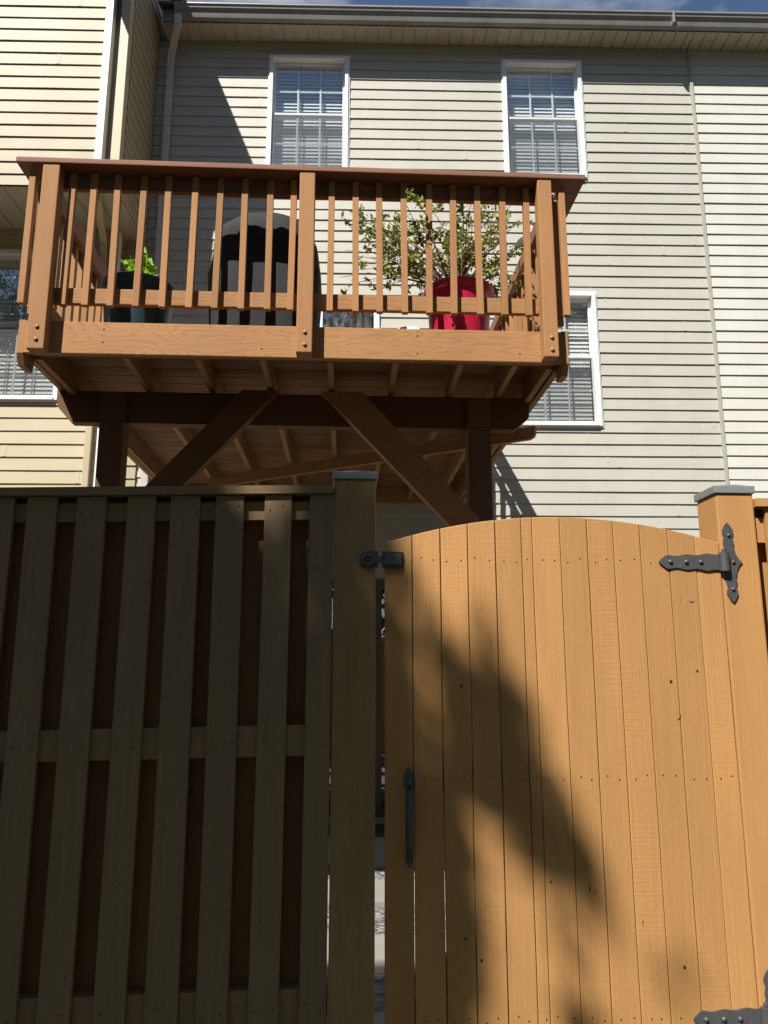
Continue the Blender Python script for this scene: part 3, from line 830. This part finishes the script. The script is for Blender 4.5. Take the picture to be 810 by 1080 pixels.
# covered grill: arched hood under a black cloth
gr = thing('covered_grill', 'domed grill standing on the deck under a black arched cloth cover', 'grill', place(-.74, .29, FLOOR), DYAW)
def arch(w, h, hs, inset, n=22):
    pts = []
    w2 = w / 2 - inset
    hh = h - inset
    for i in range(n + 1):
        t = math.pi * i / n
        x = -w2 * math.copysign(abs(math.cos(t)) ** .72, math.cos(t)); z = hs + (hh - hs) * (math.sin(t) ** .85)
        pts.append((x, z))
    return [(-w2 * .98, 0.03)] + pts + [(w2 * .98, 0.03)]
mb = MB(); mb.sm = True
rgc = random.Random(5)
secs = [(-.012, .26), (-.004, .20), (.006, .14), (.022, .09), (.045, .05), (.085, .02), (.14, .0), (.30, -.006), (.48, .0), (.53, .015), (.55, .05)]
rings_ = []
for (y, ins) in secs:
    ring = []
    for (x, z) in arch(.70, .925, .50, ins):
        w = .008 * math.sin(x * 31 + z * 9) + .007 * math.sin(z * 23 + y * 17 + x * 6) + rgc.uniform(-.004, .004)
        ring.append((x + w, y + w * 1.2, z + w * .6))
    rings_.append(ring)
vs = [p for r_ in rings_ for p in r_]; n_ = len(rings_[0]); fs = []
for i in range(len(rings_) - 1):
    for k in range(n_ - 1):
        fs.append((i * n_ + k, i * n_ + k + 1, (i + 1) * n_ + k + 1, (i + 1) * n_ + k))
fs.append(list(range(n_))); fs.append([(len(rings_) - 1) * n_ + k for k in range(n_)][::-1])
mb.add(vs, fs); mb.build('cover', M['cover'], gr)
mb = MB()
for x in (-.24, .24):
    for y in (.08, .40): mb.box(x - .02, x + .02, y - .02, y + .02, 0, .30)
mb.build('frame', M['black'], gr); shrink(gr)

# small white saucer on the floor beside the red pot
sc_ = thing('plant_saucer', 'small white saucer on the deck floor just left of the red pot', 'saucer', place(.17, .36, FLOOR), DYAW)
mb = MB(); mb.sm = True; mb.lathe([(.05, 0), (.075, .03), (.085, .10), (.08, .10), (.06, .012), (0, .012)], (0, 0, 0), 20); mb.build('dish', M['white'], sc_); shrink(sc_)

# ------------------------------------------------------------------ fences and gate
FY, FYAW = 2.4, 2.5
def nails(mb, pts, y, r=.0028):
    for (x, z) in pts:
        n_ = 6
        vs = [(x + r * math.cos(6.283 * i / n_), y, z + r * math.sin(6.283 * i / n_)) for i in range(n_)]
        mb.add(vs, [list(range(n_))])
def shear(k, u): return k * u
def shadow_fence(root, boards, u_start, u_end, ztop, k, zr, m_board, m_rail, cap=True, backs=None, m_back=None):
    rg = random.Random(len(boards))
    # rails (2x4 on edge)
    for (r0, r1) in zr:
        mb = MB()
        mb.prism([(u_start, r0 + k * u_start), (u_end, r0 + k * u_end), (u_end, r1 + k * u_end), (u_start, r1 + k * u_start)], lambda p, t: (p[0], t, p[1]), 0.0005, .038)
        mb.build('rail', m_rail, root)
    for (b0, b1) in boards:
        w = b1 - b0; uc = (b0 + b1) / 2
        mb = MB()
        t = R(rg.uniform(-.25, .25))
        Mx = Matrix.Translation((uc, -.0005, 0)) @ Matrix.Rotation(t, 4, 'Y') @ Matrix.Rotation(R(rg.uniform(-.8, .8)), 4, 'Z')
        mb.box(-w / 2, w / 2, -.0185, 0, .05, ztop - .001 + k * uc - rg.uniform(0, .003), M=Mx, ch=.0025)
        mb.mat = 1
        pts = []
        for (r0, r1) in zr:
            zm = (r0 + r1) / 2 + k * uc
            for s in (-.27, .27): pts.append((uc + s * w + rg.uniform(-.005, .005), zm + rg.uniform(-.015, .015)))
        for _ in range(rg.randint(1, 3)): pts.append((uc + rg.uniform(-.3, .3) * w, rg.uniform(.5, 1.7)))
        nails(mb, pts, -.0205)
        mb.build('board', [m_board, M['nail']], root)
    for (b0, b1) in (backs or []):
        mb = MB(); mb.box(b0, b1, .0395, .058, .05, ztop - .001 + k * (b0 + b1) / 2, ch=.0025); mb.build('board', m_back or m_board, root)
    if cap:
        mb = MB()
        mb.prism([(u_start, ztop + k * u_start), (u_end, ztop + k * u_end), (u_end, ztop + .026 + k * u_end), (u_start, ztop + .026 + k * u_start)], lambda p, t: (p[0], t, p[1]), -.032, .072)
        mb.build('cap_board', m_rail, root)

def post_cap(root, u0_, u1_, v0, v1, z, h=.026):
    mb = MB(); o = .006
    mb.box(u0_ - o, u1_ + o, v0 - o, v1 + o, z + .0005, z + h, ch=.003)
    mb.prism([(u0_ - o + .008, z + h), (u1_ + o - .008, z + h), ((u0_ + u1_) / 2 + .015, z + h + .004), ((u0_ + u1_) / 2 - .015, z + h + .004)], lambda p, t: (p[0], t, p[1]), v0, v1)
    return mb.build('post_cap', M['capmetal'], root)

fl = thing('fence', 'dark shadowbox fence in the shade left of the gate', 'fence', (0, FY, 0), FYAW)
fb = [(-1.193, -1.101), (-1.010, -.955 + .038), (-.865, -.775), (-.718, -.632), (-.572, -.488), (-.434, -.350), (-.296, -.212)]
# measured fronts (left edges at px 0.. etc.): keep pitch of 0.145 and board width 0.092
fb = []
edges = [(-1.10 - .053, -1.101), ]
xs = [(-1.193, -1.101), (-1.010, -.955)]
fronts = [(-1.192, -1.101), (-1.010, -.9555)]
def fence_fronts():
    out = []
    gaps = [(-1.101, -1.010), (-.955, -.865), (-.805, -.718), (-.663, -.572), (-.522, -.434), (-.381, -.296), (-.239, -.160)]
    return gaps
gp = fence_fronts()
fb = [(a_, b_) for (a_, b_) in gp]
u = -1.101 - .055
while u > -4.0:
    fb.append((u - .09, u)); u -= .146
fb.sort()
fb[-1] = (-.239, -.1635)
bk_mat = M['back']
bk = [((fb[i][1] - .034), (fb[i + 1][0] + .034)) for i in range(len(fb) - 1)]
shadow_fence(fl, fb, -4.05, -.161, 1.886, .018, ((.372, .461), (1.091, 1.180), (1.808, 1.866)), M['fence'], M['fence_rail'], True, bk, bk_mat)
p = bx('fence_post', M['post'], -.158, -.027, -.02, .105, 0, 1.930, ch=.006, parent=fl)
post_cap(p, -.158, -.027, -.02, .105, 1.930)

# right fence with the hinge post
fr = thing('fence', 'sunlit fence and tall hinge post with a grey cap at the right of the gate', 'fence', (0, FY, 0), FYAW)
mbp = MB(); mbp.box(1.0715, 1.195, -.02, .118, 0, 1.896, ch=.006)
p = mbp.build('hinge_post', M['post_gate'], fr)
post_cap(p, 1.0715, 1.195, -.02, .118, 1.896)
fb2 = []; u = 1.228
while u < 4.0:
    fb2.append((u, u + .089)); u += .146
bk2 = [(1.1985, 1.262)] + [((fb2[i][1] - .02), (fb2[i + 1][0] + .02)) for i in range(len(fb2) - 1)]
shadow_fence(fr, fb2, 1.198, 4.1, 1.858, -.004, ((.40, .49), (1.02, 1.11), (1.745, 1.825)), M['gate'], M['gate_rail'], True, bk2)

# gate
gate = thing('gate', 'arched plank gate of orange tan boards with black strap hinges and pull handle', 'gate', (0, FY, 0), FYAW)
ge = [0.0, .0875, .176, .263, .351, .434, .469, .558, .645, .729, .815, .904, .991, 1.0695]
def gtop(u):          # arc through the three measured points
    t = (u - .548) / .548
    return 1.8145 - .0885 * t * t + .0 * u
rg = random.Random(21)
KNOTS = {11: [(.72, 1.555, .010, 190), (.35, 1.55, .004, 60)], 10: [(.9, 1.20, .011, 250)], 7: [(.55, .715, .010, 120), (.6, .705, .006, 300)], 3: [(.5, 1.285, .005, 20)], 9: [(.3, .62, .008, 100)], 5: [(.5, 1.5, .004, 10)]}
gaps_ = [0.003, .0036, .0028, .0034, .0022, .0018, .0016, .0024, .0020, .0018, .0018, .0016, .0014]
for i in range(13):
    a0, a1 = ge[i] + gaps_[i - 1] / 2 if i else ge[i], ge[i + 1] - gaps_[i] / 2
    if i == 0: a0 = 0.002
    yv = rg.uniform(-.0012, .0012)
    n_ = 6
    top = [(a0 + (a1 - a0) * t / n_, gtop(a0 + (a1 - a0) * t / n_)) for t in range(n_ + 1)]
    wob = lambda z, s: .0006 * math.sin(z * 7 + i * 2.1 + s)
    left = [(a0 + wob(z, 0), z) for z in (1.5, 1.2, .9, .6, .3)]
    right = [(a1 + wob(z, 2), z) for z in (.3, .6, .9, 1.2, 1.5)]
    poly = [(a0, .06), (a1, .06)] + right + top[::-1] + left
    mb = MB()
    ch = .0018
    def ins(p):   # tiny eased edge on the front
        um = (a0 + a1) / 2
        return (um + (p[0] - um) * (1 - 2 * ch / (a1 - a0)), p[1] - (ch if p[1] > 1.6 else 0))
    n2 = len(poly)
    vs = [(q[0], -.0185 + yv, q[1]) for q in map(ins, poly)] + [(q[0], -.0170 + yv, q[1]) for q in poly] + [(q[0], yv, q[1]) for q in poly]
    fs = [list(range(n2)), [2 * n2 + k for k in range(n2)][::-1]]
    for k in range(n2):
        k2 = (k + 1) % n2
        fs.append((k, k2, n2 + k2, n2 + k)); fs.append((n2 + k, n2 + k2, 2 * n2 + k2, 2 * n2 + k))
    mb.add(vs, fs)
    mb.mat = 1
    pts = []
    w = a1 - a0
    for zm in (1.675, 1.02, .375):
        for s in ((.28, .72) if w > .05 else (.5,)): pts.append((a0 + w * s + rg.uniform(-.006, .006), zm + rg.uniform(-.008, .008)))
    nails(mb, pts, -.0192 + yv, .0026)
    mb.mat = 2
    if w > .05:
        for _ in range(rg.randint(0, 2)):        # small open knots
            x, z, r = a0 + w * rg.uniform(.15, .85), rg.uniform(.45, 1.55), rg.uniform(.002, .005)
            n3 = 9
            mb.add([(x + r * (1 + .3 * math.sin(3.1 * k)) * math.cos(6.283 * k / n3), -.0191 + yv, z + 1.4 * r * (1 + .3 * math.cos(2.3 * k)) * math.sin(6.283 * k / n3)) for k in range(n3)], [list(range(n3))])
        # crescent scars left round knots
        for (ks, kz, kr, k0) in KNOTS.get(i, []):
            xc = a0 + w * ks; n3 = 12; arc = []
            for k in range(n3 + 1): t_ = R(k0 + 150 * k / n3); arc.append((xc + kr * math.cos(t_), kz + 1.15 * kr * math.sin(t_)))
            inn = []
            for k in range(n3, -1, -1): t_ = R(k0 + 150 * k / n3); q_ = kr * (1 - .30 * math.sin(math.pi * k / n3)); inn.append((xc + q_ * math.cos(t_), kz + 1.15 * q_ * math.sin(t_)))
            for k in range(n3):
                qd = [arc[k], arc[k + 1], inn[n3 - k - 1], inn[n3 - k]]
                mb.add([(p_[0], -.0191 + yv, p_[1]) for p_ in qd], [(0, 1, 2, 3)])
    mb.build('board', [M['gate'], M['nail'], M['nail']], gate)
for zm in (1.64, 1.02, .375):
    bx('rail', M['gate_rail'], .055, 1.05, .002, .040, zm - .045, zm + .045, ch=.003, parent=gate)
d = Vector((1.0, 0, .60)); ang = math.atan2(.545, .93)
bx('brace', M['gate_rail'], -.52, .52, .003, .041, -.043, .043, ch=.003, parent=gate, M_=Matrix.Translation((.55, 0, .698)) @ Matrix.Rotation(-ang, 4, 'Y'))

# strap hinge: wavy strap, barrel, leaf plate on the post
def hinge():
    h = MB()
    up, lo = [], []
    N = 44; u_t, u_b = .0, .200
    for i in range(N + 1):
        t = i / N
        x = u_t + (u_b - u_t) * t
        half = .0185 + .0085 * t
        if t < .13: half = (.0185 + .0085 * .13) * (t / .13) ** .75 + .0008
        wv = .0022 * math.cos((t - .13) * 6.283 * 3.15) * (1 if t > .13 else t / .13)
        up.append((x, half + wv)); lo.append((x, -half - wv))
    h.prism(up + lo[::-1], lambda p, t: (p[0], t, p[1]), -.0045, 0)
    h.sm = True
    for x in (.036, .087, .134):
        h.lathe([(.0075, 0), (.0072, .002), (.0055, .0045), (.003, .006), (.0005, .0065)], (x, -.0045, 0), 14, Matrix.Rotation(R(90), 3, 'X'))
    h.sm = False
    h.sm = True; h.tube([(.208, -.010, -.0295), (.208, -.010, .0295)], .0155, 18); h.sm = False
    h.tube([(.208, -.010, .0295), (.208, -.010, .040)], .007, 10); h.tube([(.208, -.010, -.038), (.208, -.010, -.0295)], .007, 10)
    pl = []
    prof = [(0.0008, .128), (.009, .118), (.0175, .102), (.0165, .090), (.0125, .080), (.0150, .072), (.0175, .060), (.0150, .050), (.018, .040), (.020, .026), (.028, .012), (.034, .004), (.040, 0)]
    for x, z in prof: pl.append((x, z))
    for x, z in prof[::-1][1:]: pl.append((x, -z))
    for x, z in prof[1:]: pl.append((-min(x, .0175), -z))
    for x, z in prof[::-1][:-1]: pl.append((-min(x, .0175), z))
    # remove duplicates along the flat left edge
    q = []
    for p_ in pl:
        if not q or (abs(p_[0] - q[-1][0]) + abs(p_[1] - q[-1][1])) > 1e-5: q.append(p_)
    h.prism(q, lambda p, t: (.229 + p[0], t, p[1]), -.0052, -.0007)
    h.sm = True
    for z in (.086, .0, -.086):
        h.lathe([(.0065, 0), (.006, .002), (.0045, .004), (.0005, .0055)], (.231 + (.008 if z == 0 else 0), -.0052, z), 12, Matrix.Rotation(R(90), 3, 'X'))
    h.sm = False
    return h
h1 = hinge().build('hinge', M['black'], gate); h1.location = (.869, -.0205, 1.672)
h2 = h1.copy(); col.objects.link(h2); h2.parent = gate; h2.location = (.876, -.0205, .368)

# slide latch at the top left
lt = MB()
lt.box(-.012, .055, -.006, 0, -.026, .026, ch=.002)
lt.box(-.004, .048, -.016, -.006, -.018, .018, ch=.003)
lt.box(-.010, .052, -.009, -.006, .021, .0255, ch=.001); lt.box(-.010, .052, -.009, -.006, -.0255, -.021, ch=.001)
lt.box(-.060, -.012, -.012, -.004, -.012, .012, ch=.003)
lt.prism([(-.022, -.026), (-.022, .026), (-.052, .028)] + [(-.056 + .027 * math.cos(R(t)), .027 * math.sin(R(t))) for t in range(100, 261, 20)] + [(-.052, -.026)], lambda p, t: (p[0], t, p[1]), -.006, 0)
lt.sm = True
ring = [(-.055 + .015 * math.cos(R(t)), -.014, .015 * math.sin(R(t)) - .002) for t in range(0, 361, 24)]
lt.tube(ring, .0045, 8, cap=False)
lt.lathe([(.008, 0), (.007, .008), (.0005, .010)], (-.055, -.006, 0), 12, Matrix.Rotation(R(90), 3, 'X'))
o = lt.build('latch', M['black'], gate); o.location = (.004, -.0205, 1.673)

# pull handle: leaf-shaped plates, thumb piece, bowed grip
hd = MB()
def leafplate(z, s, flip):
    pr = [(0, .040), (.007, .032), (.010, .024), (.016, .016), (.019, .006), (.016, -.004), (.018, -.014), (.012, -.022), (-.012, -.022), (-.018, -.014), (-.016, -.004), (-.019, .006), (-.016, .016), (-.010, .024), (-.007, .032)]
    hd.prism([(x * s, z + (zz if not flip else -zz) * s) for x, zz in pr], lambda p, t: (p[0], t, p[1]), -.004, 0)
leafplate(.105, .9, False); leafplate(-.115, .62, True)
hd.sm = True
path = [(0, -.002, .088), (0, -.020, .080), (0, -.036, .060), (0, -.042, .030), (0, -.043, -.010), (0, -.040, -.055), (0, -.030, -.085), (0, -.014, -.104), (0, -.002, -.112)]
hd.tube(path, [.009, .0105, .012, .0132, .0138, .013, .0112, .0098, .008], 10)
hd.lathe([(.013, 0), (.0135, .004), (.011, .012), (.006, .015)], (0, -.030, .096), 14, Matrix.Rotation(R(15), 3, 'X'))
hd.sm = False
hd.box(-.006, .006, -.034, -.002, .094, .099, ch=.001)
o = hd.build('pull_handle', M['black'], gate); o.location = (.073, -.0200, .915)

# ------------------------------------------------------------------ trees behind the photographer
def sunproj(p):
    """where the shadow of p falls on the fence plane -> (u, z)"""
    y = R(FYAW); n_ = Vector((-math.sin(y), math.cos(y), 0)); t_ = Vector((math.cos(y), math.sin(y), 0))
    o_ = Vector((0, FY, 0))
    s_ = n_.dot(o_ - p) / n_.dot(-SUN)
    q = p - SUN * s_
    return t_.dot(q - o_), q.z
def inpoly(x, y, P):
    c = False; j = len(P) - 1
    for i in range(len(P)):
        if (P[i][1] > y) != (P[j][1] > y) and x < (P[j][0] - P[i][0]) * (y - P[i][1]) / (P[j][1] - P[i][1]) + P[i][0]: c = not c
        j = i
    return c
# outline of the crown as its shadow falls on the fence (u, z)
CROWN = [(-6.5, -1.6), (-6.8, .4), (-5.6, 1.7), (-3.6, 2.12), (-1.8, 2.10), (-.36, 2.02), (-.28, 1.86), (-.20, 1.98), (.03, 1.95), (.03, 1.50), (.05, 1.44), (.09, 1.62), (.13, 1.62), (.175, 1.50), (.20, 1.36), (.23, 1.27), (.265, 1.30), (.285, 1.42), (.32, 1.42),
         (.365, 1.25), (.42, 1.18), (.445, 1.10), (.475, .965), (.565, .83), (.635, .705), (.60, .665), (.537, .69), (.465, .755), (.385, .87), (.325, .925), (.275, .93), (.265, .866), (.262, .367), (.262, -.1), (.4, -.6), (.3, -1.8), (-2.0, -2.2)]
# thinner foliage at the crown's edge (outline, share of leaves)
THIN = [([(.485, .61), (.505, .615), (.61, .36), (.66, .2), (.58, .2), (.55, .37)], .62), ([(.815, .60), (.84, .62), (.945, .42), (.98, .34), (.93, .33), (.875, .45)], .60)]
DIM = [([(0, 1.70), (.22, 1.70), (.25, 1.36), (.33, 1.46), (.33, 1.34), (.24, 1.24), (0, 1.24)], .34), ([(0, 1.24), (.24, 1.24), (.28, 1.12), (.24, .93), (.22, .86), (.04, .86)], .31)]
# gaps in the foliage that let sun flecks through (u, z, half width, half height, share of leaves kept)
HOLES = [(-.445, 1.84, .10, .09, .1), (-.33, 1.80, .10, .14, .1), (-.29, 1.60, .06, .14, 0.95), (-.24, 1.48, .06, .12, 0.95), (-.09, 1.84, .05, .08, 1.0), (-.065, 1.62, .04, .10, 1.2), (-.07, 1.40, .06, .17, .9), (-.05, 1.20, .05, .10, 1.4),
         (.035, 1.56, .05, .10, .3), (-.56, 1.10, .07, .12, 0.95), (-.38, 1.30, .05, .12, 0.95), (-.33, 1.02, .06, .14, 0.95), (-.76, 1.12, .06, .12, 1.5), (-.50, .92, .06, .14, 1.6), (-.95, 1.40, .06, .12, 1.7), (-.25, .80, .05, .16, 1.6), (-.66, 1.55, .05, .12, 1.7)]
HR = random.Random(5)
def shaded(u_, z_):
    for (a_, b_, r_, q_, keep) in HOLES:
        if ((u_ - a_) / r_) ** 2 + ((z_ - b_) / q_) ** 2 < 1 and HR.random() > keep * .35: return False
    for P_, w_ in THIN:
        if inpoly(u_, z_, P_): return HR.random() < w_
    for P_, w_ in DIM:
        if inpoly(u_, z_, P_) and HR.random() > w_: return False
    return inpoly(u_, z_, CROWN)

tree = thing('unseen_broadleaf_tree', 'leafy tree behind the photographer whose crown shades the left fence', 'tree', (-7.4, -4.6, 0))
T0 = Vector((-7.4, -4.6, 0))
rg = random.Random(99)
lf = MB(); br = MB()
yv = R(FYAW); tv = Vector((math.cos(yv), math.sin(yv), 0))
cl = 0; nleaf = 0
LD = 10.5
NL = 38000
while nleaf < NL + 14000:
    if nleaf < NL: u_ = rg.uniform(-1.75, 1.0)
    else: u_ = rg.uniform(-5.0, -1.4)
    z_ = rg.uniform(-.25, 2.15) if nleaf < NL else rg.uniform(-2.2, 2.15)
    if not shaded(u_, z_): continue
    Lc = LD + rg.gauss(0, .7 if u_ > -1.5 else .9)
    c = Vector((0, FY, 0)) + tv * u_ + Vector((0, 0, z_)) + SUN * Lc
    for _ in range(10):
        p = c + Vector((rg.gauss(0, .08), rg.gauss(0, .08), rg.gauss(0, .08)))
        if shaded(*sunproj(p)) and (u_ < -.6 or inpoly(*sunproj(p + Vector((rg.gauss(0, .04), rg.gauss(0, .04), rg.gauss(0, .04)))), CROWN) or u_ > .4):
            leaf(lf, p - T0, rg.uniform(.07, .11), rg.uniform(.045, .07), rg=rg); nleaf += 1
top = Vector((0, FY, 0)) + tv * -2.3 + Vector((0, 0, .1)) + SUN * LD - T0
fork = Vector((.2, .1, 5.4))
br.tube([(0, 0, -.1), (.03, 0, .3), (.08, .05, 1.8), fork], [.24, .19, .16, .15], 12)
for i in range(26):
    while True:
        u_ = rg.uniform(-5.5, .2); z_ = rg.uniform(-1.6, 1.7)
        if shaded(u_, z_) and all(shaded(u_ + a_, z_ + b_) for a_ in (-.15, .15) for b_ in (-.15, .15)): break
    e = Vector((0, FY, 0)) + tv * u_ + Vector((0, 0, z_)) + SUN * (LD + rg.gauss(0, .4)) - T0
    m1 = fork.lerp(e, .45) + Vector((0, 0, -.15))
    br.tube([fork, fork.lerp(m1, .5) + Vector((0, 0, .1)), m1, m1.lerp(e, .5), e], [.08, .06, .045, .03, .012], 7)
# the limbs whose shadows cross the gate
for (ps, rr) in (([(.02, 1.15), (.30, 1.03), (.46, .83), (.60, .70)], .035), ([(.30, .90), (.50, .72), (.64, .46), (.76, .27)], .022), ([(.5, .95), (.78, .64), (.90, .44)], .012)):
    pass
br.build('trunk', M['bark'], tree); lf.build('crown', M['leaf_t'], tree, fix=False)

def added_far_tree(x, y, h, r, seed, label):  # unseen trees added around the view to cut sky light
    rg = random.Random(seed)
    t = thing('unseen_broadleaf_tree', label, 'tree', (x, y, 0), 0, 'added trees blocking sky light')
    br = MB(); br.tube([(0, 0, -.1), (.05, 0, h * .3), (0, .1, h * .6), (.1, 0, h * .9)], [.30, .24, .15, .04], 9); lf = MB()
    blobs = []
    for i in range(30):
        a_ = rg.uniform(0, 6.28); hh = rg.uniform(.12, .92); q = r * math.sqrt(rg.random()) * .8 * (1 - .5 * max(0, hh - .5))
        c = Vector((q * math.cos(a_), q * math.sin(a_), h * hh))
        blobs.append((c, rg.uniform(.35, .6) * r))
        br.tube([(0, 0, c.z * .6), c * .6 + Vector((0, 0, c.z * .3)), c], [.07, .04, .015], 6)
    for i in range(5600):
        c, rr = rg.choice(blobs)
        d_ = Vector((rg.gauss(0, 1), rg.gauss(0, 1), rg.gauss(0, 1))).normalized() * rr * rg.random() ** .4
        p = c + d_
        if p.z > .2: leaf(lf, p, rg.uniform(.34, .55), rg.uniform(.2, .32), rg=rg)
    br.build('trunk', M['bark'], t); lf.build('crown', M['leaf_t'], t, fix=False)
k = 0
for (x, y, h, r) in ((-15, -13, 15, 3.4), (-9.5, -12, 15.5, 3.5), (-3.5, -11.5, 15, 3.4), (2.0, -11.5, 15.5, 3.4), (7.5, -11, 15, 3.4), (12.5, -8, 14.5, 3.4), (14, -2.5, 14, 3.4), (-16, -6, 14, 3.4), (-15, 0, 13, 3.2), (14, 3.5, 13, 3.2), (-12, -3.5, 9, 2.3)):
    added_far_tree(x, y, h, r, 40 + k, 'tall green tree added out of view to block sky light'); k += 1
